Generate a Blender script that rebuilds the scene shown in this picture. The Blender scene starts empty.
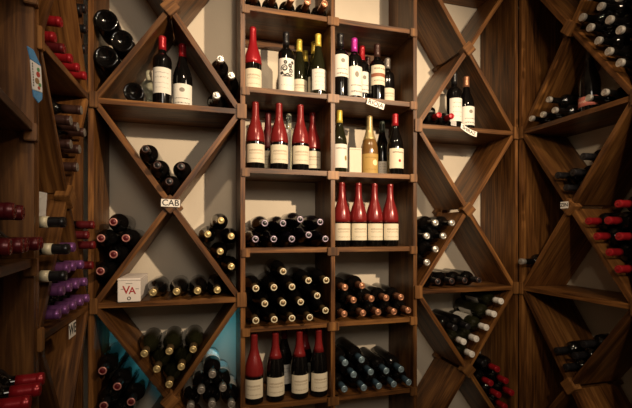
import bpy, bmesh, math, random
from mathutils import Vector, Matrix
random.seed(7)
C = bpy.context.scene.collection
PI = math.pi
EYE = 1.5                      # eye height above the floor
D, XL, XR, DEP = 1.7326, -.4276, 1.5713, .27

# ------------------------------------------------------------------ camera, light, exposure
cam_data = bpy.data.cameras.new('camera')
cam = bpy.data.objects.new('camera', cam_data); C.objects.link(cam)
cam.location = (0, 0, EYE)
cam.rotation_euler = (PI/2, 0, -.2693)
cam_data.sensor_fit = 'HORIZONTAL'; cam_data.sensor_width = 36
cam_data.lens = 36*401.6/632
cam_data.shift_y = (233.1-204)/632
cam_data.clip_start = .02
bpy.context.scene.camera = cam

w = bpy.data.worlds.new('world'); bpy.context.scene.world = w; w.use_nodes = True
w.node_tree.nodes['Background'].inputs[0].default_value = (1, .8, .6, 1)
w.node_tree.nodes['Background'].inputs[1].default_value = 0.0

def lamp(name, loc, target, power, color, cone=None, blend=.6, size=.03):
    d = bpy.data.lights.new(name, 'SPOT' if cone else 'POINT')
    d.energy = power; d.color = color; d.shadow_soft_size = size
    if cone: d.spot_size = math.radians(cone); d.spot_blend = blend
    o = bpy.data.objects.new(name, d); C.objects.link(o)
    o.location = (loc[0], loc[1], loc[2]+EYE)
    v = Vector((target[0], target[1], target[2]+EYE))-Vector(o.location)
    o.rotation_euler = v.to_track_quat('-Z', 'Y').to_euler()
    return o
WARM = (1, .77, .52)
lamp('ceiling_or_fill_spot', (.22, .72, 1.30), (.25, 1.75, .35), 26, WARM, 110, .9)
lamp('ceiling_or_fill_spot', (1.13, .55, 1.30), (1.15, 1.75, .2), 20, WARM, 110, .9)
lamp('ceiling_or_fill_spot', (1.40, -.55, 1.05), (.58, 1.8, .52), 360, WARM, 60, 1)
lamp('ceiling_or_fill_spot', (.0, -.8, .95), (1.65, 1.35, .05), 75, WARM, 44, 1, .05)  # added warm fill toward the right wall rack, not a ceiling fitting
TEAL = (.10, .72, 1)
for x_, y_, z_, e_ in ((-.25, D+.15, -.585, .22), (-.340, D+.10, -.45, .16), (.070, D+.10, -.48, .36)):
    lamp('teal_fill', (x_, y_, z_), (x_, D+.3, z_-.03), e_, TEAL, 140, .7, .03)  # added teal lights behind the bottles to tint the wall, no known fixture
al = bpy.data.lights.new('room_fill', 'AREA'); al.energy = 14; al.color = (1, .86, .70); al.size = .7  # added soft area fill that lifts the shaded walls, no real panel
ao = bpy.data.objects.new('room_fill', al); C.objects.link(ao); ao.location = (.30, -1.0, EYE+.95); ao.rotation_euler = (math.radians(66), 0, -.2)
vs = bpy.context.scene.view_settings
vs.view_transform = 'Standard'; vs.look = 'None'; vs.gamma = 1; vs.use_curve_mapping = False
vs.exposure = 0.08

# ------------------------------------------------------------------ materials
MATS = {}
def nodes(name):
    m = bpy.data.materials.new(name); m.use_nodes = True
    return m, m.node_tree, m.node_tree.nodes['Principled BSDF']
def plain(name, col, rough=.5, metal=0, spec=.5, bump=0, bscale=60, coat=0, var=.12):
    """surface with a little procedural variation of tone and relief"""
    if name in MATS: return MATS[name]
    m, t, b = nodes(name)
    N = t.nodes.new; L = t.links.new
    tc = N('ShaderNodeTexCoord'); nz = N('ShaderNodeTexNoise'); nz.inputs['Scale'].default_value = bscale; nz.inputs['Detail'].default_value = 3
    L(tc.outputs['Object'], nz.inputs['Vector'])
    mx = N('ShaderNodeMix'); mx.data_type = 'RGBA'
    mx.inputs['A'].default_value = tuple(c*(1-var) for c in col)+(1,)
    mx.inputs['B'].default_value = tuple(min(1, c*(1+var)) for c in col)+(1,)
    L(nz.outputs['Fac'], mx.inputs['Factor']); L(mx.outputs['Result'], b.inputs['Base Color'])
    b.inputs['Roughness'].default_value = rough; b.inputs['Metallic'].default_value = metal
    b.inputs['Specular IOR Level'].default_value = spec
    b.inputs['Coat Weight'].default_value = coat
    if bump:
        bp = N('ShaderNodeBump'); bp.inputs['Strength'].default_value = bump; bp.inputs['Distance'].default_value = .002
        L(nz.outputs['Fac'], bp.inputs['Height']); L(bp.outputs['Normal'], b.inputs['Normal'])
    MATS[name] = m; return m

def wood(name, dark, mid, light, rough=.42):
    m, t, b = nodes(name); N = t.nodes.new; L = t.links.new
    tc = N('ShaderNodeTexCoord'); oi = N('ShaderNodeObjectInfo')
    off = N('ShaderNodeVectorMath'); off.operation = 'SCALE'; off.inputs[0].default_value = (3.1, 7.7, 5.3)
    mul = N('ShaderNodeMath'); mul.operation = 'MULTIPLY'; mul.inputs[1].default_value = 9
    L(oi.outputs['Random'], mul.inputs[0]); L(mul.outputs[0], off.inputs['Scale'])
    add = N('ShaderNodeVectorMath'); add.operation = 'ADD'
    L(tc.outputs['Object'], add.inputs[0]); L(off.outputs[0], add.inputs[1])
    mp = N('ShaderNodeMapping'); mp.inputs['Scale'].default_value = (1.4, 8, 11); L(add.outputs[0], mp.inputs['Vector'])
    n1 = N('ShaderNodeTexNoise'); n1.inputs['Scale'].default_value = 1.0; n1.inputs['Detail'].default_value = 4; n1.inputs['Distortion'].default_value = 1.6
    L(mp.outputs[0], n1.inputs['Vector'])
    mp2 = N('ShaderNodeMapping'); mp2.inputs['Scale'].default_value = (5, 95, 95); L(add.outputs[0], mp2.inputs['Vector'])
    n2 = N('ShaderNodeTexNoise'); n2.inputs['Scale'].default_value = 1.0; n2.inputs['Detail'].default_value = 4; n2.inputs['Distortion'].default_value = .4
    L(mp2.outputs[0], n2.inputs['Vector'])
    a1 = N('ShaderNodeMath'); a1.operation = 'MULTIPLY'; a1.inputs[1].default_value = .50
    L(n1.outputs['Fac'], a1.inputs[0])
    a3 = N('ShaderNodeMath'); a3.operation = 'MULTIPLY_ADD'; a3.inputs[1].default_value = .52; L(n2.outputs['Fac'], a3.inputs[0]); L(a1.outputs[0], a3.inputs[2])
    cr = N('ShaderNodeValToRGB'); e = cr.color_ramp.elements
    e[0].position = .37; e[0].color = dark+(1,); e[1].position = .69; e[1].color = light+(1,)
    k = e.new(.51); k.color = mid+(1,)
    L(a3.outputs[0], cr.inputs[0])
    hs = N('ShaderNodeHueSaturation'); mr = N('ShaderNodeMapRange'); mr.inputs['To Min'].default_value = .78; mr.inputs['To Max'].default_value = 1.22
    L(oi.outputs['Random'], mr.inputs['Value']); L(mr.outputs[0], hs.inputs['Value']); L(cr.outputs[0], hs.inputs['Color'])
    L(hs.outputs[0], b.inputs['Base Color'])
    b.inputs['Roughness'].default_value = rough; b.inputs['Specular IOR Level'].default_value = .35
    bp = N('ShaderNodeBump'); bp.inputs['Strength'].default_value = .25; bp.inputs['Distance'].default_value = .001
    L(a3.outputs[0], bp.inputs['Height']); L(bp.outputs[0], b.inputs['Normal'])
    return m
WOOD = wood('stained_wood', (.034, .012, .0035), (.115, .045, .012), (.26, .115, .031))
BLOCK = wood('block_wood', (.05, .020, .006), (.16, .068, .020), (.30, .14, .042))

def plaster(name, col):
    m, t, b = nodes(name); N = t.nodes.new; L = t.links.new
    tc = N('ShaderNodeTexCoord')
    n = N('ShaderNodeTexNoise'); n.inputs['Scale'].default_value = 3; n.inputs['Detail'].default_value = 6; L(tc.outputs['Object'], n.inputs['Vector'])
    f = N('ShaderNodeTexNoise'); f.inputs['Scale'].default_value = 140; f.inputs['Detail'].default_value = 3; L(tc.outputs['Object'], f.inputs['Vector'])
    cr = N('ShaderNodeValToRGB'); e = cr.color_ramp.elements
    e[0].position = .3; e[0].color = tuple(c*.86 for c in col)+(1,); e[1].position = .7; e[1].color = col+(1,)
    L(n.outputs['Fac'], cr.inputs[0]); L(cr.outputs[0], b.inputs['Base Color'])
    bp = N('ShaderNodeBump'); bp.inputs['Strength'].default_value = .35; bp.inputs['Distance'].default_value = .0015
    L(f.outputs['Fac'], bp.inputs['Height']); L(bp.outputs[0], b.inputs['Normal'])
    b.inputs['Roughness'].default_value = .9; b.inputs['Specular IOR Level'].default_value = .15
    return m
PLASTER = plaster('cream_plaster', (.69, .60, .475))
CEIL = plaster('ceiling_plaster', (.42, .36, .29))

GLASS = plain('dark_bottle_glass', (.0035, .0030, .0028), .07, 0, .5)
GLASS_G = plain('olive_bottle_glass', (.012, .012, .005), .08, 0, .5)
GLASS_B = plain('black_bottle_glass', (.004, .003, .005), .07, 0, .5)
def clear_glass():
    m, t, b = nodes('clear_bottle_glass')
    b.inputs['Base Color'].default_value = (.80, .86, .76, 1); b.inputs['Roughness'].default_value = .05
    b.inputs['Transmission Weight'].default_value = .9; b.inputs['IOR'].default_value = 1.35
    return m
GLASS_C = clear_glass()
GLASS_GOLD = plain('golden_bottle_glass', (.17, .085, .025), .10, 0, .5)

def label_mat(name, col, ink=(.10, .08, .07), lines=((.78, .05, 55, .5), (.60, .03, 40, .5), (.28, .03, 60, .5)), band=None, dot=None):
    """paper label: UV x around, y up; rows of broken printed lines (y, height, frequency, density), a coloured band, a spot"""
    m, t, b = nodes(name); N = t.nodes.new; L = t.links.new
    uv = N('ShaderNodeUVMap'); uv.uv_map = 'UVMap'; sp = N('ShaderNodeSeparateXYZ'); L(uv.outputs[0], sp.inputs[0])
    cur = N('ShaderNodeRGB'); cur.outputs[0].default_value = col+(1,); out = cur.outputs[0]
    def mth(op, a, bb, c=None):
        n = N('ShaderNodeMath'); n.operation = op
        for i, v in enumerate((a, bb, c)):
            if v is None: continue
            if isinstance(v, (int, float)): n.inputs[i].default_value = v
            else: L(v, n.inputs[i])
        return n.outputs[0]
    def mix(fac, a, c):
        n = N('ShaderNodeMix'); n.data_type = 'RGBA'; L(fac, n.inputs['Factor']); L(a, n.inputs['A']); n.inputs['B'].default_value = c+(1,)
        return n.outputs['Result']
    X, Y = sp.outputs[0], sp.outputs[1]
    if band:
        y, h, c = band
        out = mix(mth('COMPARE', Y, y, h), out, c)
    for (y, h, fr, den) in lines:
        inb = mth('COMPARE', Y, y, h)
        cen = mth('COMPARE', X, .5, .33)
        mp = N('ShaderNodeMapping'); mp.inputs['Scale'].default_value = (fr, 30, 1); mp.inputs['Location'].default_value = (y*17, 0, 0); L(uv.outputs[0], mp.inputs['Vector'])
        nz = N('ShaderNodeTexNoise'); nz.inputs['Scale'].default_value = 1; L(mp.outputs[0], nz.inputs['Vector'])
        on = mth('GREATER_THAN', nz.outputs['Fac'], den)
        out = mix(mth('MULTIPLY', mth('MULTIPLY', inb, cen), on), out, ink)
    if dot:
        x, y, r, asp, c = dot
        dx = mth('SUBTRACT', X, x); dy = mth('MULTIPLY', mth('SUBTRACT', Y, y), asp)
        d2 = mth('ADD', mth('MULTIPLY', dx, dx), mth('MULTIPLY', dy, dy))
        out = mix(mth('LESS_THAN', d2, r*r), out, c)
    L(out, b.inputs['Base Color']); b.inputs['Roughness'].default_value = .6; b.inputs['Specular IOR Level'].default_value = .25
    return m
CREAM, WHITE = (.70, .62, .47), (.74, .70, .62)
LAB = {
 'cream': label_mat('cream_label', CREAM, (.38, .30, .20), ((.66, .05, 34, .47), (.5, .05, 40, .52), (.2, .03, 50, .5))),
 'white': label_mat('white_label', WHITE, (.30, .27, .24), ((.80, .025, 40, .52), (.62, .03, 30, .54), (.40, .02, 50, .54), (.22, .02, 50, .54))),
 'crest': label_mat('crest_label', WHITE, (.12, .10, .09), ((.35, .02, 50, .48), (.14, .03, 36, .5)), dot=(.5, .72, .11, 1.1, (.25, .22, .18))),
 'band': label_mat('red_banded_label', CREAM, (.12, .08, .06), ((.82, .04, 30, .5), (.22, .03, 40, .5)), band=(.50, .09, (.28, .10, .05))),
 'dot': label_mat('red_spot_label', CREAM, (.22, .15, .10), ((.80, .035, 40, .46),), dot=(.55, .38, .07, .9, (.35, .02, .02))),
 'spot': label_mat('gold_spot_label', WHITE, (.3, .25, .2), ((.82, .03, 40, .46),), dot=(.74, .42, .085, .8, (.30, .20, .05))),
 'gold': label_mat('gold_label', (.44, .28, .08), (.30, .17, .04), ((.8, .03, 40, .46), (.2, .03, 40, .48)), dot=(.62, .55, .12, .8, (.85, .72, .40))),
 'grey': label_mat('grey_label', (.16, .15, .13), (.05, .05, .05), ((.6, .04, 40, .5),)),
 'pinkband': label_mat('pink_label', (.55, .16, .12), (.80, .55, .42), ((.5, .12, 34, .5),)),
 'blank': label_mat('blank_label', (.80, .76, .68), (.4, .36, .3), ((.2, .02, 40, .55),)),
}
def foil(n, c, rough=.32, metal=.45, bump=.15): return plain(n+'_foil', c, rough, metal, .5, bump, 90)
F = dict(
 black=foil('black', (.012, .011, .012), .3, .1), gold=foil('gold', (.58, .44, .20), .36, .6), bronze=foil('bronze', (.20, .13, .06), .35, .6),
 copper=foil('copper', (.44, .20, .11), .32, .6), silver=foil('silver', (.58, .55, .50), .28, .7), red=foil('red', (.34, .012, .018), .30, .3),
 darkred=foil('dark_red', (.11, .010, .013), .35, .25), wine=foil('wine_red', (.19, .014, .014), .24, .15), purple=foil('purple', (.24, .085, .27), .3, .45),
 white=foil('white', (.78, .74, .68), .45, .0), blue=foil('steel_blue', (.09, .16, .22), .3, .55), bluedisc=foil('pale_blue', (.24, .33, .38), .3, .5),
 pink=foil('dusty_pink', (.48, .20, .17), .4, .3), lilac=foil('lilac', (.42, .34, .44), .35, .4), cream=foil('cream', (.74, .66, .46), .4, .1),
 yellow=foil('yellow', (.68, .50, .08), .34, .35), magenta=foil('magenta', (.50, .03, .30), .32, .35), green=foil('dark_green', (.05, .06, .045), .35, .4),
 brown=foil('brown', (.055, .024, .018), .35, .3), orange=foil('orange_red', (.62, .12, .07), .35, .3), grey=foil('grey', (.24, .21, .18), .35, .4))

# ------------------------------------------------------------------ helpers
def link(name, me, parent=None, mats=()):
    o = bpy.data.objects.new(name, me); C.objects.link(o)
    for m in mats: me.materials.append(m)
    if parent: o.parent = parent
    return o
def from_bm(name, bm, mats, parent=None, smooth=False):
    me = bpy.data.meshes.new(name); bm.normal_update(); bm.to_mesh(me); bm.free()
    if smooth:
        for p in me.polygons: p.use_smooth = True
    return link(name, me, parent, mats)
def empty(name, loc=(0, 0, 0), rz=0):
    o = bpy.data.objects.new(name, None); o.empty_display_size = .05; C.objects.link(o)
    o.location = loc; o.rotation_euler = (0, 0, rz); return o
def tag(o, label, cat, group=None):
    o['label'] = label; o['category'] = cat
    if group: o['group'] = group
def add_box(bm, x0, x1, y0, y1, z0, z1, bev=.0012):
    r = bmesh.ops.create_cube(bm, size=1)
    bmesh.ops.scale(bm, vec=(x1-x0, y1-y0, z1-z0), verts=r['verts'])
    bmesh.ops.translate(bm, vec=((x0+x1)/2, (y0+y1)/2, (z0+z1)/2), verts=r['verts'])
    if bev:
        ed = list({e for v in r['verts'] for e in v.link_edges})
        bmesh.ops.bevel(bm, geom=ed, offset=bev, segments=2, affect='EDGES')
def structure(name, x0, x1, y0, y1, z0, z1, mat):
    bm = bmesh.new(); add_box(bm, x0, x1, y0, y1, z0, z1, 0)
    o = from_bm(name, bm, [mat]); o['kind'] = 'structure'; return o
def clip_poly(poly, n, c):
    out = []
    for i in range(len(poly)):
        a, b = poly[i], poly[(i+1) % len(poly)]
        da, db = a[0]*n[0]+a[1]*n[1]-c, b[0]*n[0]+b[1]*n[1]-c
        if da >= 0: out.append(a)
        if da*db < 0:
            k = da/(da-db); out.append((a[0]+(b[0]-a[0])*k, a[1]+(b[1]-a[1])*k))
    return out
def board(rack, name, p0, p1, th, y0, y1, clips=(), mat=None, ext=.05, ext0=0.0):
    """a plank from p0 to p1 in the rack's face plane (u, z), from depth y0 to y1; clips are half planes n.p >= c"""
    a = math.atan2(p1[1]-p0[1], p1[0]-p0[0]); L = math.hypot(p1[0]-p0[0], p1[1]-p0[1])
    d = (math.cos(a), math.sin(a)); n = (-d[1], d[0]); h = th/2
    q = lambda s, t: (p0[0]+d[0]*s+n[0]*t, p0[1]+d[1]*s+n[1]*t)
    poly = [q(-ext0, -h), q(L+ext, -h), q(L+ext, h), q(-ext0, h)]
    for (nn, c) in clips: poly = clip_poly(poly, nn, c)
    loc = [((x-p0[0])*d[0]+(z-p0[1])*d[1], (x-p0[0])*n[0]+(z-p0[1])*n[1]) for x, z in poly]
    bm = bmesh.new()
    f = bm.faces.new([bm.verts.new((x, y0, z)) for x, z in loc])
    r = bmesh.ops.extrude_face_region(bm, geom=[f])
    bmesh.ops.translate(bm, vec=(0, y1-y0, 0), verts=[v for v in r['geom'] if isinstance(v, bmesh.types.BMVert)])
    bmesh.ops.recalc_face_normals(bm, faces=bm.faces)
    bmesh.ops.bevel(bm, geom=list(bm.edges), offset=.0012, segments=2, affect='EDGES')
    o = from_bm(name, bm, [mat or WOOD], rack)
    o.location = (p0[0], 0, p0[1]); o.rotation_euler = (0, -a, 0); return o
def block(rack, u, z, w_, h, y0, y1, rot=0):
    bm = bmesh.new(); add_box(bm, -h/2, h/2, y0, y1, -w_/2, w_/2, .002)
    o = from_bm('joint_block', bm, [BLOCK], rack); o.location = (u, 0, z); o.rotation_euler = (0, rot-PI/2, 0); return o

# ------------------------------------------------------------------ the room
structure('floor', -1.2, 2.4, -2.4, 2.6, -.1, 0, plain('floor_concrete', (.10, .075, .055), .7, 0, .3))
structure('ceiling', -1.2, 2.4, -2.4, 2.6, 2.86, 2.96, CEIL)
structure('wall_back', -1.2, 2.4, D+DEP+.004, D+DEP+.1, 0, 2.86, PLASTER)
structure('wall_left', XL-DEP-.1, XL-DEP-.012, -2.4, D+DEP+.004, 0, 2.86, PLASTER)
structure('wall_right', XR+DEP+.004, XR+DEP+.1, -2.4, D+DEP+.004, 0, 2.86, PLASTER)
structure('wall_front', -1.2, 2.4, -2.5, -2.4, 0, 2.86, plaster('rear_plaster', (.30, .24, .18)))

# ------------------------------------------------------------------ racks (heights relative to eye level)
TB = .022
S = [1.317, .517, -.283, -1.083]            # shelf heights of the diamond racks
CS = [1.309, .9655, .6163, .2692, -.0749, -.4142, -.7521, -1.09]   # shelf heights of the box racks
ZT, ZB = 1.34, -1.40
def rack(name, loc, rz, label):
    r = empty(name, (loc[0], loc[1], EYE), rz); tag(r, label, 'wine rack'); return r
def post(r, u, y0=0, y1=DEP, th=.02):
    return board(r, 'side_panel', (u, ZB), (u, ZT), th, y0, y1, ext=0)
def diamonds(r, ua, ub, rear=True):
    """crossed planks and shelves between the faces ua and ub"""
    um = (ua+ub)/2
    for z in S: board(r, 'shelf', (ua, z), (ub, z), TB, 0, DEP, ext=0)
    for i in range(3):
        zc = (S[i]+S[i+1])/2
        clips = [((1, 0), ua), ((-1, 0), -ub), ((0, 1), S[i+1]+TB/2), ((0, -1), -(S[i]-TB/2))]
        for (u, z) in ((ua, S[i]), (ub, S[i]), (ua, S[i+1]), (ub, S[i+1])):
            board(r, 'diagonal_board', (um, zc), (u, z), TB, 0, DEP-.004, clips, ext=.05, ext0=-.017)
        block(r, um, zc, .056, .056, -.014, .03, PI/4)
        if rear: block(r, um, zc, .056, .056, DEP-.04, DEP, PI/4)
def knots(r, u, zs, w_=.040, h=.062, y0=-.012):
    for z in zs: block(r, u, z, w_, h, y0, -.0004)

rbl = rack('diamond_wine_rack', (0, D, 0), 0, 'dark wood wine rack of crossed planks on the back wall, left of the box cubbies')
post(rbl, XL); diamonds(rbl, XL+.010, .144); knots(rbl, XL+.012, S, .030); knots(rbl, .150, S, .040)
rc = rack('box_wine_rack', (0, D, 0), 0, 'tall dark wood wine rack of square cubbies in the middle of the back wall')
for u in (.155, .558, .9727): post(rc, u)
for k, z in enumerate(CS):
    board(rc, 'shelf', (.165, z), (.548, z), TB, 0, DEP, ext=0); board(rc, 'shelf', (.568, z), (.9627, z), TB, 0, DEP, ext=0)
    if not -1 < z < 1.2: continue
    block(rc, .167, z-.010, .034, .036, -.009, .02); block(rc, .558, z-.008, .054, .038, -.009, .02); block(rc, .962, z-.006, .036, .038, -.009, .02)
for u0, u1 in ((.165, .548), (.568, .9627)):
    for z in CS[1:3]: board(rc, 'back_rail', (u0, z-.03), (u1, z-.03), .036, DEP-.02, DEP, ext=0)
rbr = rack('diamond_wine_rack', (0, D, 0), 0, 'dark wood wine rack of crossed planks on the back wall, right of the box cubbies')
post(rbr, 1.558, 0, DEP); diamonds(rbr, .9836, 1.547); knots(rbr, .986, S, .040); knots(rbr, 1.549, S, .030)
rr = rack('diamond_wine_rack', (XR, D, 0), -PI/2, 'dark wood wine rack of crossed planks along the right wall')
post(rr, .012, .0, DEP); post(rr, .595); post(rr, 1.178)
diamonds(rr, .022, .585); diamonds(rr, .605, 1.168); knots(rr, .020, S, .028, y0=-.006); knots(rr, .595, S); knots(rr, 1.178, S)
rl = rack('diamond_wine_rack', (XL, D, 0), PI/2, 'dark wood wine rack of crossed planks on the left wall, beside the corner')
post(rl, -.022, .022, DEP); post(rl, -.5106); diamonds(rl, -.5006, -.032); knots(rl, -.508, S, .022); 
KO = (XL, D-.523); KR = PI/2+math.radians(9)
rk = rack('box_wine_rack', (KO[0], KO[1], 0), KR, 'dark wood wine rack of boxes on the left wall, nearest the viewer')
post(rk, -.012, 0, .24); post(rk, -.425, 0, .24)
for z in CS:
    board(rk, 'shelf', (-.415, z), (-.022, z), TB, 0, .24, ext=0); block(rk, -.024, z-.012, .030, .045, -.009, .02)
RACKS = {'B': rbl, 'R': rr, 'L': rl, 'K': rk}
bpy.context.view_layer.update()
MW = {k: Matrix.Translation(v.location) @ Matrix.Rotation(v.rotation_euler.z, 4, 'Z') for k, v in RACKS.items()}

# ------------------------------------------------------------------ bottles
def profile(kind, r, h):
    if kind == 'bordeaux': P = [(.004, .90), (.010, .985), (.018, 1), (.62, 1), (.660, .985), (.695, .90), (.722, .70), (.745, .50), (.772, .41), (.86, .39), (.945, .385)]
    elif kind == 'burgundy': P = [(.004, .90), (.010, .985), (.018, 1), (.43, 1), (.49, .975), (.55, .90), (.61, .775), (.67, .62), (.73, .485), (.79, .405), (.86, .37), (.945, .355)]
    else: P = [(.004, .90), (.010, .985), (.018, 1), (.42, 1), (.49, .97), (.56, .86), (.63, .70), (.70, .53), (.78, .42), (.86, .36), (.945, .345)]
    return [(z*h, q*r) for z, q in P]
def rad_at(P, z):
    for (a, ra), (b, rb) in zip(P, P[1:]):
        if a <= z <= b: return ra+(rb-ra)*(z-a)/(b-a)
    return P[-1][1]
def lathe(bm, pts, seg=28, mat=0):
    rings = []
    for z, r in pts:
        rings.append([bm.verts.new((0, 0, z))] if r < 1e-6 else [bm.verts.new((r*math.cos(2*PI*i/seg), r*math.sin(2*PI*i/seg), z)) for i in range(seg)])
    for a, b in zip(rings, rings[1:]):
        for i in range(seg):
            j = (i+1) % seg
            if len(a) == 1: f = bm.faces.new((a[0], b[j], b[i]))
            elif len(b) == 1: f = bm.faces.new((a[i], a[j], b[0]))
            else: f = bm.faces.new((a[i], a[j], b[j], b[i]))
            f.material_index = mat; f.smooth = True
CACHE = {}
def make_mesh(key, build, mats):
    if key not in CACHE:
        bm = bmesh.new(); build(bm); bm.normal_update()
        me = bpy.data.meshes.new(key[0]); bm.to_mesh(me); bm.free()
        for m in mats: me.materials.append(m)
        CACHE[key] = me
    return CACHE[key]
def body_mesh(kind, r, h, glass):
    def b(bm):
        P = profile(kind, r, h)
        pts = [(.022, 0), (.018, r*.35), (.006, r*.66), (.001, r*.80)]+P+[(.985*h, r*.34), (.988*h, 0)]
        lathe(bm, pts)
    return make_mesh(('bottle_body', kind, round(r, 4), h, glass.name), b, [glass])
def capsule_mesh(kind, r, h, z0, side, disc, band):
    """foil sleeve over the neck, with its end disc, and a band at its lower edge where it has one"""
    def b(bm):
        P = profile(kind, r, h); e = .0007
        zs = [z0*h]+[z for z, _ in P if z > z0*h+.003 and z < .947*h]
        pts = [(z, rad_at(P, z)+e) for z in zs]
        rt = P[-1][1]
        top = [(.948*h, rt+e), (.952*h, rt+.0014), (.978*h, rt+.0014), (.982*h, rt+.0008), (.994*h, rt+.0006)]
        pts = [(z0*h, pts[0][1]-.0012)]+pts+top
        lathe(bm, pts, mat=0)
        lathe(bm, [(.994*h, rt+.0006), (.999*h, rt-.0012), (h, rt*.78), (h-.0006, rt*.72)], mat=1)
        lathe(bm, [(h-.0006, rt*.72), (h-.0006, rt*.45), (h, rt*.40), (h, 0)], mat=2)
        if band: lathe(bm, [((z0-.002)*h, rad_at(P, z0*h)), ((z0-.002)*h, rad_at(P, z0*h)+.0016), ((z0+band)*h, rad_at(P, (z0+band)*h)+.0016), ((z0+band)*h, rad_at(P, (z0+band)*h))], mat=1)
    return make_mesh(('capsule', kind, round(r, 4), h, z0, side, disc, band), b, [F[side], F[disc], F[{'cream': 'bronze', 'pink': 'darkred', 'lilac': 'black', 'brown': 'black'}.get(disc, disc)]])
def label_mesh(kind, r, h, z0, z1, half, mat):
    def b(bm):
        uvl = bm.loops.layers.uv.new('UVMap'); n = 16; cols = []
        for i in range(n+1):
            a = -PI/2-half+2*half*i/n
            cols.append([bm.verts.new(((r+.0006)*math.cos(a), (r+.0006)*math.sin(a), z)) for z in (z0*h, z1*h)])
        for i in range(n):
            f = bm.faces.new((cols[i][0], cols[i+1][0], cols[i+1][1], cols[i][1])); f.smooth = True
            for lp, (x, y) in zip(f.loops, ((i/n, 0), ((i+1)/n, 0), ((i+1)/n, 1), (i/n, 1))): lp[uvl].uv = (x, y)
    return make_mesh(('label', kind, round(r, 4), h, z0, z1, half, mat), b, [LAB[mat]])
# style: body kind, height, capsule start, side foil, end disc, band, glass, label (z0, z1, half angle, design), category words
ST = {
 'black':   ('bordeaux', .290, .79, 'black', 'black', None, GLASS, None),
 'ring':    ('bordeaux', .290, .79, 'black', 'brown', None, GLASS, None),
 'gold':    ('burgundy', .290, .80, 'bronze', 'gold', None, GLASS, None),
 'olive':   ('burgundy', .290, .80, 'bronze', 'gold', None, GLASS_G, None),
 'pink':    ('bordeaux', .290, .79, 'black', 'pink', None, GLASS, None),
 'lilac':   ('burgundy', .290, .78, 'black', 'lilac', None, GLASS_B, None),
 'cream':   ('burgundy', .290, .78, 'bronze', 'cream', None, GLASS, None),
 'copper':  ('bordeaux', .285, .78, 'copper', 'copper', None, GLASS, None),
 'blue':    ('bordeaux', .285, .78, 'blue', 'bluedisc', None, GLASS, None),
 'silver':  ('bordeaux', .290, .91, 'silver', 'silver', None, GLASS, None),
 'tipped':  ('bordeaux', .290, .945, 'silver', 'silver', None, GLASS, None),
 'greycap': ('bordeaux', .290, .86, 'silver', 'grey', None, GLASS, (.12, .50, 1.5, 'white')),
 'whitecap': ('bordeaux', .290, .82, 'white', 'white', None, GLASS_G, (.16, .52, 1.3, 'white')),
 'redcap':  ('bordeaux', .290, .80, 'red', 'red', None, GLASS, None),
 'purple':  ('bordeaux', .290, .80, 'purple', 'purple', None, GLASS, None),
 'brown':   ('bordeaux', .290, .80, 'brown', 'grey', None, GLASS, None),
 'winecap': ('bordeaux', .290, .80, 'darkred', 'wine', None, GLASS, None),
 'banded':  ('bordeaux', .290, .74, 'black', 'black', None, GLASS, None),
 'orange':  ('bordeaux', .290, .79, 'orange', 'orange', None, GLASS, None),
 'magnum':  ('champagne', .27, .80, 'black', 'black', None, GLASS, None),
}
def bottle(style, r, M, label, group=None, body_name='wine_bottle', spec=None, extra=None):
    kind, h, z0, side, disc, band, glass, lab = spec or ST[style]
    t = bpy.data.objects.new(body_name, None); t.empty_display_size = .03; C.objects.link(t)
    t.matrix_world = M
    tag(t, label, 'wine bottle', group)
    link('bottle_body', body_mesh(kind, r, h, glass), t)
    if side: link('capsule', capsule_mesh(kind, r, h, z0, side, disc, band), t)
    if lab: link('paper_label', label_mesh(kind, r, h, *lab), t)
    return t
def lying(unit, u, z, p, h, roll, outward=True):
    """matrix of a bottle lying into the rack; its neck end stands p in front of the rack face"""
    if outward: m = Matrix.Translation((u, h-p, z)) @ Matrix.Rotation(PI/2, 4, 'X')
    else: m = Matrix.Translation((u, -p, z)) @ Matrix.Rotation(-PI/2, 4, 'X')
    return MW[unit] @ Matrix.Translation((0, 0, EYE)) .inverted() @ Matrix.Translation((0, 0, EYE)) @ m @ Matrix.Rotation(roll, 4, 'Z')
def standing(unit, u, y, z, roll=0):
    return MW[unit] @ Matrix.Translation((u, y, z+TB/2+.0008)) @ Matrix.Rotation(roll, 4, 'Z')

ORD = ['leftmost', 'second from left', 'third from left', 'fourth from left', 'fifth from left', 'sixth from left', 'seventh from left']
def positions(pts, tol=.024):
    """words for the place of each bottle in its pile"""
    idx = sorted(range(len(pts)), key=lambda i: pts[i][1]); rows = []
    for i in idx:
        if rows and pts[i][1]-pts[rows[-1][0]][1] < tol: rows[-1].append(i)
        else: rows.append([i])
    n = len(rows); out = [None]*len(pts)
    RN = {1: [''], 2: ['bottom row', 'top row'], 3: ['bottom row', 'middle row', 'top row'], 4: ['bottom row', 'second row up', 'third row up', 'top row'],
          5: ['bottom row', 'second row up', 'third row up', 'fourth row up', 'top row'], 6: ['bottom row', 'second row up', 'third row up', 'fourth row up', 'fifth row up', 'top row'],
          7: ['bottom row', 'second row up', 'third row up', 'fourth row up', 'fifth row up', 'sixth row up', 'top row']}[n]
    for k, row in enumerate(rows):
        row.sort(key=lambda i: pts[i][0])
        for j, i in enumerate(row):
            m = len(row)
            if m == 1: s = {'bottom row': 'lowest', 'top row': 'topmost'}.get(RN[k], 'alone in '+RN[k]) if n > 1 else 'lying alone'
            else:
                o = ('left' if j == 0 else 'right') if m == 2 else ('rightmost' if j == m-1 else ORD[j])
                s = o+(', '+RN[k] if RN[k] else '')
            out[i] = s
    return out
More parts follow.
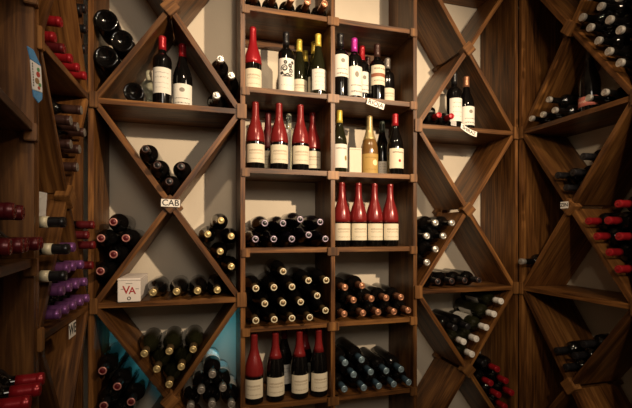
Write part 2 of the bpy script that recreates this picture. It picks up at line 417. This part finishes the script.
PILES = {
 'bl_u_left': ('B', .012, .044, [(-.3725,.687),(-.316,.757),(-.3725,.828)]),
 'bl_u_right': ('B', 0.027, 0.038, [(0.0612, 0.7212), (0.1052, 0.6586)]) ,
 'bl_v1': ('B', 0.051, 0.038, [(-0.2247, 0.3286), (-0.1808, 0.2659), (-0.0928, 0.2659), (-0.1368, 0.2033)]) ,
 'bl_l1': ('B', 0.063, 0.0375, [(-0.3359, 0.0424), (-0.3793, -0.0194), (-0.2925, -0.0194), (-0.3359, -0.0812), (-0.3793, -0.143)]) ,
 'bl_r1': ('B', 0.027, 0.0385, [(0.0626, 0.0521), (0.0098, -0.0046), (0.1047, -0.013), (0.0602, -0.0764), (0.1047, -0.1398)]) ,
 'bl_b1': ('B', 0.05, 0.039, [(-0.1975, -0.2325), (-0.11, -0.233), (-0.030, -0.2325), (0.0475, -0.2325)]) ,
 'bl_v2': ('B', 0.057, 0.039, [(-0.227, -0.4664), (-0.1368, -0.4664), (-0.0466, -0.4664), (-0.1819, -0.5307), (-0.0917, -0.5307), (-0.1368, -0.5949)]) ,
 'bl_l2': ('B', 0.045, 0.0385, [(-0.3765, -0.5242), (-0.3259, -0.5902), (-0.2765, -0.6532), (-0.3727, -0.6577), (-0.3211, -0.7199), (-0.3783, -0.7722)]) ,
 'bl_r2': ('B', 0.027, 0.038, [(0.0284, -0.5825), (-0.0159, -0.6449), (0.0711, -0.646), (-0.0576, -0.709), (0.0268, -0.7083), (0.1052, -0.7144)]) ,
 'c0l': ('B', .03, .0382, [(.2045,1.0152),(.2815,1.0152),(.3585,1.0152),(.4335,1.0152),(.509,1.0152)]),
 'c3l': ('B', 0.045, 0.0385, [(0.2035, -0.0254), (0.281, -0.0254), (0.3585, -0.0254), (0.434, -0.0079), (0.5095, -0.0254), (0.2421, 0.0418), (0.3196, 0.0418), (0.3951, 0.0591), (0.4867, 0.0489)]) ,
 'c4l': ('B', 0.051, 0.0385, [(0.2035, -0.3647), (0.281, -0.3647), (0.3585, -0.3647), (0.436, -0.3647), (0.5095, -0.3401), (0.2421, -0.2975), (0.3197, -0.2975), (0.3972, -0.2975), (0.4707, -0.273), (0.2035, -0.2304), (0.281, -0.2304), (0.3585, -0.2304), (0.432, -0.2058), (0.5095, -0.206), (0.3198, -0.1632)]) ,
 'c4r': ('B', 0.027, 0.0375, [(0.6055, -0.3657), (0.6952, -0.3657), (0.7707, -0.3657), (0.8462, -0.3657), (0.9252, -0.3657), (0.6503, -0.305), (0.7329, -0.3003), (0.8084, -0.3003), (0.8857, -0.3014), (0.6055, -0.2442), (0.6881, -0.2396)]) ,
 'c5r': ('B', 0.027, 0.0375, [(0.6055, -0.7036), (0.6955, -0.7036), (0.771, -0.7036), (0.8465, -0.7036), (0.9252, -0.7036), (0.6505, -0.643), (0.7332, -0.6382), (0.8087, -0.6382), (0.8858, -0.6392), (0.6055, -0.5823), (0.6882, -0.5776)]) ,
 'br_b0': ('B', .05, .034, [(1.074,.5630),(1.1425,.5630)]),
 'br_l1': ('B', 0.027, 0.0385, [(1.1562, 0.0493), (1.1114, -0.014), (1.0667, -0.0773), (1.022, -0.1406), (1.0667, 0.0493), (1.022, -0.014)]) ,
 'br_b1': ('B', 0.027, 0.038, [(1.0785, -0.2334), (1.155, -0.2334), (1.2315, -0.2334), (1.308, -0.2334)]) ,
 'br_v2': ('B', 0.033, 0.0385, [(1.4426, -0.3453), (1.3942, -0.4059), (1.3533, -0.4717), (1.2978, -0.5258), (1.2206, -0.5329), (1.2653, -0.5962), (1.2469, -0.46), (1.1694, -0.4604)]) ,
 'br_r2': ('B', 0.027, 0.0385, [(1.4225, -0.6873), (1.4691, -0.7493), (1.5087, -0.8159), (1.3784, -0.7511), (1.4249, -0.8154), (1.4665, -0.8809), (1.3468, -0.6545)]) ,
 'r_r0': ('R', 0.027, 0.0385, [(0.3814, 0.9218), (0.4235, 0.8568), (0.4565, 0.7867), (0.5011, 0.7233), (0.5457, 0.6599), (0.426, 0.9852), (0.4681, 0.9202), (0.5011, 0.85), (0.5457, 0.7867), (0.5457, 0.9134)]) ,
 'r_b0': ('R', 0.03, 0.0342, [(0.111, 0.5632), (0.180, 0.5632), (0.249, 0.5632), (0.2145, 0.6230), (0.421, 0.5632), (0.4905, 0.5632)]) ,
 'r_v1': ('R', 0.027, 0.0375, [(0.26, 0.2641), (0.347, 0.2641), (0.3035, 0.2023), (0.3904, 0.3258)]) ,
 'r_r1': ('R', 0.027, 0.0385, [(0.4119, 0.05), (0.5011, 0.05), (0.4565, -0.0133), (0.5457, -0.0133), (0.5011, -0.0767), (0.5457, -0.1401), (0.5457, 0.1134)]) ,
 'r_l1': ('R', 0.045, 0.0375, [(0.0603, -0.1433)]) ,
 'r_v2': ('R', 0.027, 0.0375, [(0.26, -0.5359), (0.3035, -0.5977), (0.3482, -0.5341), (0.3917, -0.4724)]) ,
 'l_b0': ('L', .013, .0364, [(-0.4125, 0.5654), (-0.3394, 0.5654), (-0.2663, 0.5654), (-0.1932, 0.5654), (-0.1201, 0.5654), (-0.376, 0.6288)]),
 'l_r0': ('L', .005, .037, [(-.071,.6805),(-.071,.7555),(-.071,.8305),(-.071,.9055),(-.1357,.793),(-.1357,.868)]),
 'l_v1': ('L', .005, .037, [(-0.2663, 0.2145), (-0.3039, 0.28), (-0.2287, 0.28), (-0.3415, 0.3455), (-0.2663, 0.3455), (-0.1911, 0.3455), (-0.2287, 0.411)]),
 'l_l1': ('L', .055, .037, [(-.4616,-.1195),(-.4616,-.0445),(-.4616,.0305)]),
 'l_b1': ('L', .005, .0364, [(-0.4125, -0.2346), (-0.3394, -0.2346), (-0.2663, -0.2346), (-0.1932, -0.2346), (-0.1201, -0.2346), (-0.376, -0.1712), (-0.3028, -0.1712), (-0.2297, -0.1712), (-0.1566, -0.1712), (-0.3394, -0.1078), (-0.2663, -0.1078), (-0.1932, -0.1078), (-0.3028, -0.0444)]),
 'l_r1': ('L', .005, .037, [(-.071,-.1195),(-.071,-.0445),(-.071,.0305),(-.1357,-.007)]),
 'l_v2': ('L', .005, .037, [(-0.2663, -0.5855)]),
 'k_4': ('K', .03, .0385, [(-.062,-.025),(-.140,-.025),(-.218,-.025),(-.296,-.025),(-.374,-.025),(-.257,.042),(-.335,.042)]),
 'k_5': ('K', .03, .0385, [(-.062,-.3645),(-.140,-.3645),(-.218,-.3645),(-.296,-.3645),(-.374,-.3645)]),
}
LOOK = {  # pile: style, look, place, group, roll of bottle (label side), cycle of styles
 'bl_u_left': ('magnum', 'base-out black bottle', 'top left corner', 'bottles lying base outward'),
 'bl_u_right': ('silver', 'silver-ended bottle', 'left rack, above right end of top shelf', 'bottles right of the top left X'),
 'bl_v1': ('ring', 'black-capped bottle', 'V above the CAB tag', 'bottles above the CAB tag'),
 'bl_l1': ('pink', 'pink-ended bottle', 'left of the CAB tag', 'bottles left of the CAB tag'),
 'bl_r1': ('gold', 'gold-capped bottle', 'right of the CAB tag', 'bottles right of the CAB tag'),
 'bl_b1': ('gold', 'gold-capped bottle', 'shelf beside the white box', 'bottles beside the white box'),
 'bl_v2': ('olive', 'gold-tipped olive bottle', 'lower left V', 'bottles in the lower left V'),
 'bl_l2': ('pink', 'pink-ended bottle', 'bottom left, left of lowest X', 'bottles at the bottom left'),
 'bl_r2': ('greycap', 'silver-ended white-labelled bottle', 'bottom left rack, right of lowest X', 'bottles with white labels at the bottom'),
 'c0l': ('copper', 'copper-ended bottle', 'highest cubby', 'bottles in the highest cubby'),
 'c3l': ('lilac', 'lilac-ended bottle', 'cubby left of four red bottles', 'bottles with lilac ends'),
 'c4l': ('cream', 'cream-ended bottle', 'fullest cubby', 'bottles in the fullest cubby'),
 'c4r': ('copper', 'copper-capped bottle', 'cubby below four red bottles', 'bottles with copper capsules'),
 'c5r': ('blue', 'blue-capped bottle', 'lowest right cubby', 'bottles with blue capsules'),
 'br_b0': ('redcap', 'red-capped bottle', 'lying left of standing pair, upper right shelf', 'lying bottles on the upper right shelf'),
 'br_l1': ('tipped', 'silver-capped bottle', 'beside right post of cubbies', 'bottles with silver capsules'),
 'br_b1': ('ring', 'dark-capped bottle', 'on right rack lower shelf', 'bottles on the lower right shelf'),
 'br_v2': ('whitecap', 'white-capped bottle', 'lower right V', 'bottles with white capsules'),
 'br_r2': ('redcap', 'red-capped bottle', 'right rack bottom, beside corner post', 'red capsules at the bottom right'),
 'r_r0': ('tipped', 'silver-ended bottle', 'upper right corner', 'bottles with silver ends, top right'),
 'r_b0': ('tipped', 'silver-ended bottle', 'lying on right wall upper shelf', 'lying bottles on the right wall shelf'),
 'r_v1': ('black', 'black bottle', 'V above the ZIN tag', 'bottles above the ZIN tag'),
 'r_r1': ('redcap', 'red-capped bottle', 'right of the ZIN tag', 'bottles right of the ZIN tag'),
 'r_l1': ('silver', 'silver-capped bottle', 'beside the right corner post', None),
 'r_v2': ('black', 'black bottle', 'lower V on right wall', 'bottles in the lower right wall V'),
 'l_b0': ('redcap', 'red-foil bottle', 'top left shelf on left wall', 'red foils on the left wall shelf'),
 'l_r0': ('ring', 'dark bottle', 'top corner of left wall', 'bottles in the top left corner'),
 'l_v1': ('brown', 'brown-foil bottle', 'upper V on left wall', 'brown foils on the left wall'),
 'l_l1': ('banded', 'black-foil bottle with cream band', 'left wall, near the white paper', 'cream banded black foils'),
 'l_b1': ('purple', 'purple-foil bottle', 'left wall shelf above the WE tag', 'purple foils on the left wall'),
 'l_r1': ('winecap', 'dark red foil bottle', 'left wall, beside back corner', 'dark red foils by the corner'),
 'l_v2': ('orange', 'orange-red foil bottle', 'bottom left, below the WE tag', None),
 'k_4': ('winecap', 'dark red foil bottle', 'left wall box, eye-level shelf', 'dark red foils on the near left shelf'),
 'k_5': ('redcap', 'bright red foil bottle', 'left wall box, lowest shelf', 'red foils on the lowest left shelf'),
}
for key, (unit, p, r, pts) in PILES.items():
    style, look, place, group = LOOK[key]
    pos = positions(pts)
    for i, (u, z) in enumerate(pts):
        st = style; lk = look; roll = random.uniform(-.5, .5)
        if key == 'br_v2' and i >= 6: st, lk = 'black', 'black-capped bottle'
        if key == 'br_v2': roll = PI+random.uniform(-.6, .1)
        if key == 'br_v2' and i < 2: roll = random.uniform(-.3, .3)
        if key == 'br_r2' and i == 6: st, lk = 'black', 'black-capped bottle'
        if key == 'l_b0' and i == 1: st, lk = 'winecap', 'dark red foil bottle'
        if key in ('bl_r2',): roll = PI+random.uniform(-.3, .3)
        spec = None; rr_ = r-.0007
        if key == 'l_l1':
            spec = ('bordeaux', .290, .775, 'black', 'black', None, GLASS, None)
        if key == 'r_v2' and i == 3: spec = ST['black'][:7]+((.14, .50, 1.5, 'white'),); lk = 'white-labelled black bottle'; roll = PI
        if key == 'br_b0': spec = ('bordeaux', .19, .76, 'red', 'red', None, GLASS, None)
        if key in ('l_b0', 'l_r0'): spec = (ST[st][0], .268)+ST[st][2:]
        if key in ('l_b1', 'l_v1', 'l_r1', 'l_v2'): p = .026
        h = (spec or ST[st])[1]
        pj = p+random.uniform(-.006, .006)*(.4 if p < .02 else 1)
        lab = '%s, %s, %s' % (lk, pos[i], place)
        out = key != 'bl_u_left'
        M = MW[unit] @ (Matrix.Translation((u, h-pj, z)) @ Matrix.Rotation(PI/2, 4, 'X') if out else Matrix.Translation((u, -pj, z)) @ Matrix.Rotation(-PI/2, 4, 'X')) @ Matrix.Rotation(roll, 4, 'Z')
        b = bottle(st, rr_, M, lab, group, 'wine_bottle', spec)
        if key == 'l_l1':
            def bnd(bm):
                P = profile('bordeaux', r, .29)
                lathe(bm, [(.785*.29, rad_at(P, .785*.29)-.001), (.785*.29, rad_at(P, .785*.29)+.0016), (.86*.29, rad_at(P, .86*.29)+.0016), (.86*.29, rad_at(P, .86*.29)-.001)])
            bo = link('foil_band', make_mesh(('foil_band', 1), bnd, [F['cream']]), b); bo['label'] = 'cream band round the black foil'

# standing bottles: unit, u, depth, shelf height, style spec, label, group, roll
REDL = lambda r='wine', z0=.42: ('burgundy', .30, z0, r, r, None, GLASS, (.09, .36, 1.25, 'cream'))
def stand(unit, u, y, zs, r, spec, label, group=None, roll=0):
    return bottle(None, r, standing(unit, u, y, zs, roll), label, group, 'wine_bottle', spec)
z2, z3, z4, z6 = CS[2], CS[3], CS[4], CS[6]
# upper left cubby
stand('B', .208, .093, z2, .0395, REDL('red', .43)[:7]+((.06, .34, 1.2, 'cream'),), 'standing bottle sheathed in bright red foil, in cubby beside the swirl-labelled bottle')
sw = stand('B', .361, .098, z2, .0375, ('bordeaux', .30, .80, 'black', 'black', None, GLASS, (.05, .56, 1.25, 'blank')), 'black bottle with white label of large black swirls, standing')
stand('B', .436, .150, z2, .037, ('burgundy', .30, .80, 'yellow', 'yellow', None, GLASS_G, (.06, .33, 1.2, 'cream')), 'yellow-capped bottle standing right beside the swirl-labelled bottle', 'yellow-capped bottles')
stand('B', .509, .074, z2, .037, ('burgundy', .30, .80, 'yellow', 'yellow', None, GLASS_G, (.10, .42, 1.1, 'white')), 'front and rightmost of the standing yellow-capped bottles', 'yellow-capped bottles')
stand('B', .497, .224, z2, .036, ('burgundy', .285, .80, 'yellow', 'yellow', None, GLASS_G, (.08, .40, 1.2, 'cream')), 'rear short yellow-capped bottle, third from right of its cubby', 'yellow-capped bottles').location.x -= .012
stand('B', .5105, .152, z2, .036, ('burgundy', .30, .80, 'yellow', 'yellow', None, GLASS_G, (.08, .40, 1.2, 'cream')), 'yellow-capped bottle half hidden directly behind the rightmost one', 'yellow-capped bottles')
# upper right cubby
stand('B', .609, .044, z2, .0375, ('bordeaux', .30, .80, 'black', 'black', None, GLASS, (.30, .64, 1.2, 'crest')), 'black-capped bottle with crested white label, leftmost above the RIOJA tag')
stand('B', .6865, .068, z2, .037, ('bordeaux', .30, .78, 'magenta', 'magenta', None, GLASS, (.06, .52, 1.2, 'crest')), 'standing bottle with a bright magenta capsule and tall white label')
stand('B', .752, .133, z2, .036, ('bordeaux', .30, .76, 'red', 'red', None, GLASS, (.20, .54, 1.2, 'crest')), 'red-capped bottle standing between the magenta-capped and red-banded ones')
stand('B', .812, .205, z2, .036, ('bordeaux', .285, .80, 'brown', 'winecap' if 0 else 'darkred', None, GLASS, None), 'dark brown-capped bottle standing at the back above the RIOJA tag')
stand('B', .8165, .094, z2, .0375, ('bordeaux', .30, .78, 'brown', 'brown', None, GLASS, (.30, .62, 1.25, 'band')), 'dark bottle with cream label crossed by a dark red band')
stand('B', .905, .165, z2, .036, ('bordeaux', .27, .80, 'grey', 'grey', None, GLASS, (.10, .40, 1.2, 'cream')), 'rightmost grey-capped bottle standing above the RIOJA tag')
# second row of cubbies
for u, y, r, s in ((.215, .058, .0405, 'front leftmost of the long red-foil bottles, second row of cubbies'), (.319, .048, .0405, 'second long red-foil bottle from left, front, second row of cubbies'),
                (.4165, .044, .0395, 'third long red-foil bottle from left, beside the white paper sleeve'), (.500, .142, .0385, 'rearmost long red-foil bottle, rightmost in the second row of cubbies')):
    stand('B', u, y, z3, r, REDL('wine', .40), s, 'red foil bottles in the second row')
stand('B', .292, .195, z3, .038, REDL('darkred', .40), 'dark red foil bottle standing behind between two long red-foil bottles', 'red foil bottles in the second row')
stand('B', .385, .150, z3, .034, ('bordeaux', .29, .80, None, None, None, GLASS_C, None), 'clear glass bottle standing at the back beside the white paper')
stand('B', .6145, .076, z3, .0375, ('burgundy', .30, .80, 'yellow', 'yellow', None, GLASS_G, (.08, .45, 1.2, 'spot')), 'yellow-capped bottle with white label, beside the blank pale box')
stand('B', .789, .125, z3, .042, ('champagne', .30, .60, 'gold', 'gold', None, GLASS_GOLD, (.04, .36, 1.4, 'gold')), 'golden sparkling wine bottle with gold foil and gold label')
stand('B', .880, .175, z3, .039, ('burgundy', .295, .80, 'green', 'green', None, GLASS, (.05, .28, 1.2, 'white')), 'dark green-capped bottle with small white label, behind the red-capped one')
stand('B', .894, .055, z3, .0405, ('burgundy', .30, .80, 'red', 'red', None, GLASS, (.10, .42, 1.15, 'dot')), 'red-capped bottle with cream label bearing a small red spot')
# the four red bottles
for i, (u, s) in enumerate(((.6160, 'leftmost'), (.6985, 'second from left'), (.7805, 'third from left'), (.8625, 'rightmost'))):
    stand('B', u, .046, z4, .0398, REDL('wine', .38)[:7]+((.10, .36, 1.25, 'cream'),), s+' of the four front red-foil bottles below the golden bottle', 'four red foil bottles')
    if i < 3: stand('B', u+.045, .150, z4, .0385, REDL('wine', .38), ('left', 'middle', 'right')[i]+' of three red-foil bottles hidden behind the row of four', 'rear red foil bottles')
# lowest left cubby
for u, y, z0, s in ((.2075, .042, .40, 'leftmost red-foil bottle in lowest left cubby, foil bulging to its label'), (.302, .045, .62, 'second from left standing bottle with red neck, lowest left cubby'),
                  (.412, .045, .62, 'third from left front red-necked standing bottle, lowest left cubby'), (.503, .045, .66, 'rightmost front red-necked standing bottle, lowest left cubby')):
    stand('B', u, y, z6, .0405, REDL('wine', z0), s, 'red-necked bottles in the lowest left cubby', random.uniform(-.2, .3))
stand('B', .363, .150, z6, .039, ('burgundy', .30, .80, 'darkred', 'darkred', None, GLASS, (.12, .42, 1.1, 'white')), 'dark bottle at the back between two red-necked bottles, lowest left cubby')
stand('B', .462, .150, z6, .039, ('burgundy', .30, .62, 'wine', 'wine', None, GLASS, (.12, .42, 1.1, 'white')), 'red-necked bottle at the back of the lowest left cubby, second from right')
# left diamond rack, upper shelf
stand('B', -.173, .062, S[1], .038, ('bordeaux', .294, .80, 'red', 'red', None, GLASS, (.16, .52, 1.2, 'white')), 'red-capped bottle with plain white label, standing on the top left shelf')
stand('B', -.094, .090, S[1], .041, ('burgundy', .284, .80, 'red', 'red', None, GLASS, (.03, .36, 1.25, 'crest')), 'red-capped bottle with arched cream label, standing on the top left shelf')
stand('B', -.243, .200, S[1], .033, ('bordeaux', .20, .80, None, None, None, GLASS_C, None), 'clear glass bottle standing at the back of the top left shelf')
M = MW['B'] @ Matrix.Translation((-.277, .012, S[1]+TB/2+.0385)) @ Matrix.Rotation(-PI/2, 4, 'X')
bottle('black', .038, M, 'dark bottle lying base outward on the top left shelf', None, 'wine_bottle', ('bordeaux', .15, .80, 'black', 'black', None, GLASS, None))
M = MW['B'] @ Matrix.Translation((.045, .25, S[1]+TB/2+.038)) @ Matrix.Rotation(PI/2, 4, 'X')
bottle('silver', .0375, M, 'silver-ended bottle lying at the right end of the top left shelf', None, 'wine_bottle', ('bordeaux', .285, .86, 'silver', 'silver', None, GLASS, None))
# right diamond rack, upper shelf
stand('B', 1.172, .205, S[1], .033, ('bordeaux', .205, .80, 'black', 'black', None, GLASS, (.35, .62, 1.2, 'grey')), 'black bottle with dark grey label, standing behind the white-labelled one')
stand('B', 1.221, .050, S[1], .0375, ('bordeaux', .284, .80, 'black', 'black', None, GLASS, (.11, .52, 1.2, 'white')), 'black-capped bottle with tall white label, standing above the curled tag')
stand('B', 1.306, .070, S[1], .0405, ('burgundy', .282, .80, 'copper', 'copper', None, GLASS, (.08, .42, 1.2, 'crest')), 'copper-capped bottle with cream crested label, standing above the curled tag')
# right wall shelf
stand('R', .334, .078, S[1], .043, ('champagne', .298, .80, 'black', 'black', None, GLASS, (.10, .24, 1.5, 'pinkband')), 'large dark bottle with pink band label, standing on the right wall shelf')

# swirls and an arch on two of the labels
def ribbons(parent, name, r, lines, wd, mat, label=None):
    """flat strokes laid on a cylinder of radius r: each line is a list of (arc length, height)"""
    bm = bmesh.new()
    for ln in lines:
        prev = None
        for i, (x, z) in enumerate(ln):
            x0, z0 = ln[max(0, i-1)]; x1, z1 = ln[min(len(ln)-1, i+1)]
            d = Vector((x1-x0, z1-z0)); d.normalize(); n = Vector((-d.y, d.x))*wd/2*(1-.6*abs(2*i/(len(ln)-1)-1))
            pr = []
            for s in (1, -1):
                for rr2 in (r+.0004, r+.0011):
                    a = -PI/2+(x+n.x*s)/r; pr.append(bm.verts.new((rr2*math.cos(a), rr2*math.sin(a), z+n.y*s)))
            if prev:
                a, b, c_, d_ = pr; e, f, g, h = prev
                for q in ((f, b, d_, h), (e, g, c_, a), (e, a, b, f), (g, h, d_, c_)): bm.faces.new(q)
            prev = pr
    o = from_bm(name, bm, [mat], parent)
    if label: o['label'] = label
    return o
def spiral(cx, cz, r0, r1, a0, turns, n=40, flip=1):
    return [(cx+flip*(r0+(r1-r0)*i/n)*math.cos(a0+turns*2*PI*i/n), cz+(r0+(r1-r0)*i/n)*math.sin(a0+turns*2*PI*i/n)) for i in range(n+1)]
INK = plain('printing_ink', (.015, .013, .012), .6)
lines = [spiral(-.014, .122, .003, .0165, 0, 1.6), spiral(.013, .135, .0025, .010, 2.8, 1.5), spiral(.015, .112, .0025, .0115, 0, -1.4),
         spiral(-.010, .148, .002, .008, 1, 1.3), [(-.028+.056*i/16, .094+.003*math.sin(i)) for i in range(17)], [(-.024+.048*i/12, .086) for i in range(13)],
         spiral(.024, .150, .002, .006, 2, 1.2), spiral(-.026, .100, .002, .006, 3, 1.2)]
ribbons(sw, 'label_swirl', .0381, lines, .0066, INK, 'black swirling lettering on the white label')

# ------------------------------------------------------------------ tags and other small things
def text_mesh(body, size, mat, parent, M, name='lettering', bend=None, extr=.0004, align='CENTER', space=1):
    cu = bpy.data.curves.new(name, 'FONT'); cu.body = body; cu.size = size; cu.align_x = align; cu.align_y = 'CENTER'; cu.extrude = extr; cu.space_character = space; cu.offset = size*.012
    tmp = bpy.data.objects.new(name, cu); C.objects.link(tmp)
    bpy.context.view_layer.update(); dg = bpy.context.evaluated_depsgraph_get()
    me = bpy.data.meshes.new_from_object(tmp.evaluated_get(dg)); C.objects.unlink(tmp); bpy.data.objects.remove(tmp)
    if bend:
        for v in me.vertices: v.co.y += bend(v.co.x)
    me.materials.clear()
    o = link(name, me, parent, [mat]); o.matrix_local = M; return o
PAPER = plain('tag_paper', (.84, .79, .72), .7, var=.04)
FACE = Matrix.Rotation(PI/2, 4, 'X')         # text lying in XY turned to face the viewer
def shelf_tag(unit, u, y, z, w_, h, text, label, tilt=0, bend=None, tsize=None):
    bm = bmesh.new(); n = 12; bend = bend or (lambda x: 0)
    cols = []
    for i in range(n+1):
        x = -w_/2+w_*i/n; b = bend(x)
        cols.append([bm.verts.new((x, yy, z_+b)) for yy, z_ in ((0, -h/2), (0, h/2), (.0012, h/2), (.0012, -h/2))])
    for a, b in zip(cols, cols[1:]):
        for k in range(4): bm.faces.new((a[k], b[k], b[(k+1) % 4], a[(k+1) % 4]))
    bm.faces.new(cols[0]); bm.faces.new(cols[-1][::-1]); bmesh.ops.recalc_face_normals(bm, faces=bm.faces)
    t = empty('shelf_tag'); t.matrix_world = MW[unit] @ Matrix.Translation((u, y, z)) @ Matrix.Rotation(tilt, 4, 'Y'); tag(t, label, 'tag', 'white paper tags on the racks')
    from_bm('card', bm, [PAPER], t)
    text_mesh(text, tsize or h*.98, INK, t, Matrix.Translation((0, -.0004, 0)) @ FACE, bend=bend, extr=.0003)
shelf_tag('B', -.134, -.0185, .121, .072, .030, 'CAB', 'white paper tag reading CAB on the left rack crossing', .03, tsize=.034)
shelf_tag('B', .762, -.0125, z2-.018, .088, .028, 'RIOJA', 'tilted white paper tag reading RIOJA on the cubby shelf', .24, tsize=.030)
shelf_tag('B', 1.268, -.004, S[1]-.008, .096, .026, 'SHIRAZ', 'curled white paper tag below the standing bottles, right rack', .16, bend=lambda x: 2.6*(x-.048)**2-.006, tsize=.024)
shelf_tag('R', .292, -.0185, .126, .040, .030, 'ZIN', 'small white paper tag reading ZIN on the right wall crossing', 0, tsize=.024)
shelf_tag('L', -.262, -.012, S[2]-.030, .066, .048, 'WE', 'white paper tag reading WE below the purple foils', 0, tsize=.046)

# white wooden wine box with red monogram
bx = empty('wine_box'); bx.matrix_world = MW['B'] @ Matrix.Translation((-.289, 0, S[2]+TB/2+.001)); tag(bx, 'white wine gift box with red monogram on the lower left shelf', 'box')
BOXW = plain('painted_box_white', (.80, .72, .66), .6, var=.04)
bm = bmesh.new(); add_box(bm, -.0415, .0415, -.012, .20, 0, .083, .002); from_bm('carton', bm, [BOXW], bx)
bm = bmesh.new(); add_box(bm, -.0425, .0425, -.0132, .2012, .0835, .0925, .002); from_bm('lid', bm, [BOXW], bx)
RED = plain('monogram_red', (.40, .03, .03), .6)
text_mesh('V', .044, RED, bx, Matrix.Translation((-.010, -.0125, .046)) @ FACE, 'monogram'); text_mesh('A', .038, RED, bx, Matrix.Translation((.012, -.0128, .043)) @ FACE, 'monogram')
bm = bmesh.new()
for x0, x1, z0, z1 in ((-.030, -.020, .050, .0515), (.024, .036, .050, .0515), (-.012, .012, .072, .0732)): add_box(bm, x0, x1, -.0128, -.0118, z0, z1, 0)
from_bm('printed_lines', bm, [INK], bx)
bm = bmesh.new(); n = 20
ro = [[bm.verts.new((rr2*math.cos(2*PI*i/n), y_, .014+rr2*math.sin(2*PI*i/n))) for i in range(n)] for rr2, y_ in ((.007, -.0118), (.007, -.0130), (.0045, -.0130), (.0045, -.0118))]
for a, b in zip(ro, ro[1:]):
    for i in range(n): bm.faces.new((a[i], a[(i+1) % n], b[(i+1) % n], b[i]))
bmesh.ops.recalc_face_normals(bm, faces=bm.faces); from_bm('emblem_ring', bm, [INK], bx)

# blank pale box among the standing bottles
pb = empty('gift_box'); pb.matrix_world = MW['B'] @ Matrix.Translation((.6945, .10, z3+TB/2+.001)); tag(pb, 'plain pale upright box standing between yellow-capped and golden bottles', 'box')
BX2 = plain('pale_board', (.66, .58, .46), .8, var=.05)
bm = bmesh.new(); add_box(bm, -.031, .031, -.03, .03, 0, .118, .0015); from_bm('carton', bm, [BX2], pb)
bm = bmesh.new(); add_box(bm, -.0316, .0316, -.0306, .0306, .1185, .127, .0015); from_bm('lid', bm, [BX2], pb)

# crumpled sheets
def sheet(name, M, w_, h, amp, mat, label, cat, seed=1, taper=0):
    rnd = random.Random(seed); bm = bmesh.new(); nx, ny = 5, 9; g = [[bm.verts.new((w_*(i/nx-.5)*(1-taper*(1-j/ny)), rnd.uniform(-amp, amp), h*j/ny+(rnd.uniform(-amp, amp) if j else 0))) for i in range(nx+1)] for j in range(ny+1)]
    for j in range(ny):
        for i in range(nx): bm.faces.new((g[j][i], g[j][i+1], g[j+1][i+1], g[j+1][i]))
    bmesh.ops.solidify(bm, geom=list(bm.faces), thickness=.0012)
    o = from_bm(name, bm, [mat]); o.matrix_world = M; tag(o, label, cat); return o
WP = plain('white_paper', (.80, .77, .74), .75, var=.04)
sheet('paper_sleeve', MW['B'] @ Matrix.Translation((.3675, .052+.04, z3+TB/2)) @ Matrix.Rotation(-.15, 4, 'Z'), .034, .20, .0035, WP, 'crumpled white paper standing between two long red-foil bottles', 'paper', 3, .35)
sheet('paper_sheet', MW['L'] @ Matrix.Translation((-.347, .060, .040)) @ Matrix.Rotation(-.75, 4, 'Z') @ Matrix.Rotation(.06, 4, 'Y'), .050, .085, .0008, WP, 'white paper sheet standing in the left wall rack above black foils', 'paper', 5)
sheet('price_card', MW['B'] @ Matrix.Translation((1.180, -.006, S[1]+TB/2+.001)) @ Matrix.Rotation(.2, 4, 'Z'), .036, .024, .0006, WP, 'small white card lying below the white-labelled bottle', 'card', 6)

# blue and white printed sachet hanging on the left rack
sc_ = empty('hanging_sachet'); sc_.matrix_world = MW['K'] @ Matrix.Translation((-.098, -.024, .318)) @ Matrix.Rotation(-.5, 4, 'Z') @ Matrix.Rotation(-.08, 4, 'Y') @ Matrix.Scale(.74, 4); tag(sc_, 'blue and white printed sachet hanging on the left rack post', 'sachet')
def strip(name, pts, mat, y=0):
    bm = bmesh.new(); f = bm.faces.new([bm.verts.new((x, y, z)) for x, z in pts]); r = bmesh.ops.extrude_face_region(bm, geom=[f])
    bmesh.ops.translate(bm, vec=(0, .004, 0), verts=[v for v in r['geom'] if isinstance(v, bmesh.types.BMVert)]); bmesh.ops.recalc_face_normals(bm, faces=bm.faces)
    bmesh.ops.bevel(bm, geom=list(bm.edges), offset=.001, segments=2, affect='EDGES')
    return from_bm(name, bm, [mat], sc_)
SB = plain('sachet_blue', (.10, .30, .58), .35, var=.35, bscale=120)
strip('top_panel', [(-.034, .165), (-.008, .162), (.020, .120), (-.024, .128)], SB)['label'] = 'blue slanted top of the sachet'
strip('front_panel', [(-.024, .127), (.020, .119), (.020, .034), (-.022, .034)], WP)['label'] = 'white printed front'
strip('bottom_panel', [(-.022, .033), (.020, .033), (.017, .012), (.000, -.004), (-.020, .012)], SB)['label'] = 'blue rounded lower end'
bm = bmesh.new()
rnd = random.Random(4)
for k in range(9):
    z = .045+.0085*k; add_box(bm, -.0195, -.0165, -.0009, .001, z, z+.0055, 0)
from_bm('side_lettering', bm, [INK], sc_)
for k, (c, x, z, q) in enumerate((((.45, .06, .04), .004, .088, .008), ((.12, .30, .12), .006, .104, .006), ((.30, .18, .08), -.002, .066, .009), ((.12, .30, .12), .009, .056, .006), ((.45, .06, .04), .004, .045, .005))):
    bm = bmesh.new(); n = 14
    f = bm.faces.new([bm.verts.new((x+q*math.cos(2*PI*i/n), -.0009, z+q*1.1*math.sin(2*PI*i/n))) for i in range(n)]); r = bmesh.ops.extrude_face_region(bm, geom=[f])
    bmesh.ops.translate(bm, vec=(0, .0015, 0), verts=[v for v in r['geom'] if isinstance(v, bmesh.types.BMVert)]); bmesh.ops.recalc_face_normals(bm, faces=bm.faces)
    from_bm('printed_picture', bm, [plain('print_%d' % k, c, .6)], sc_)
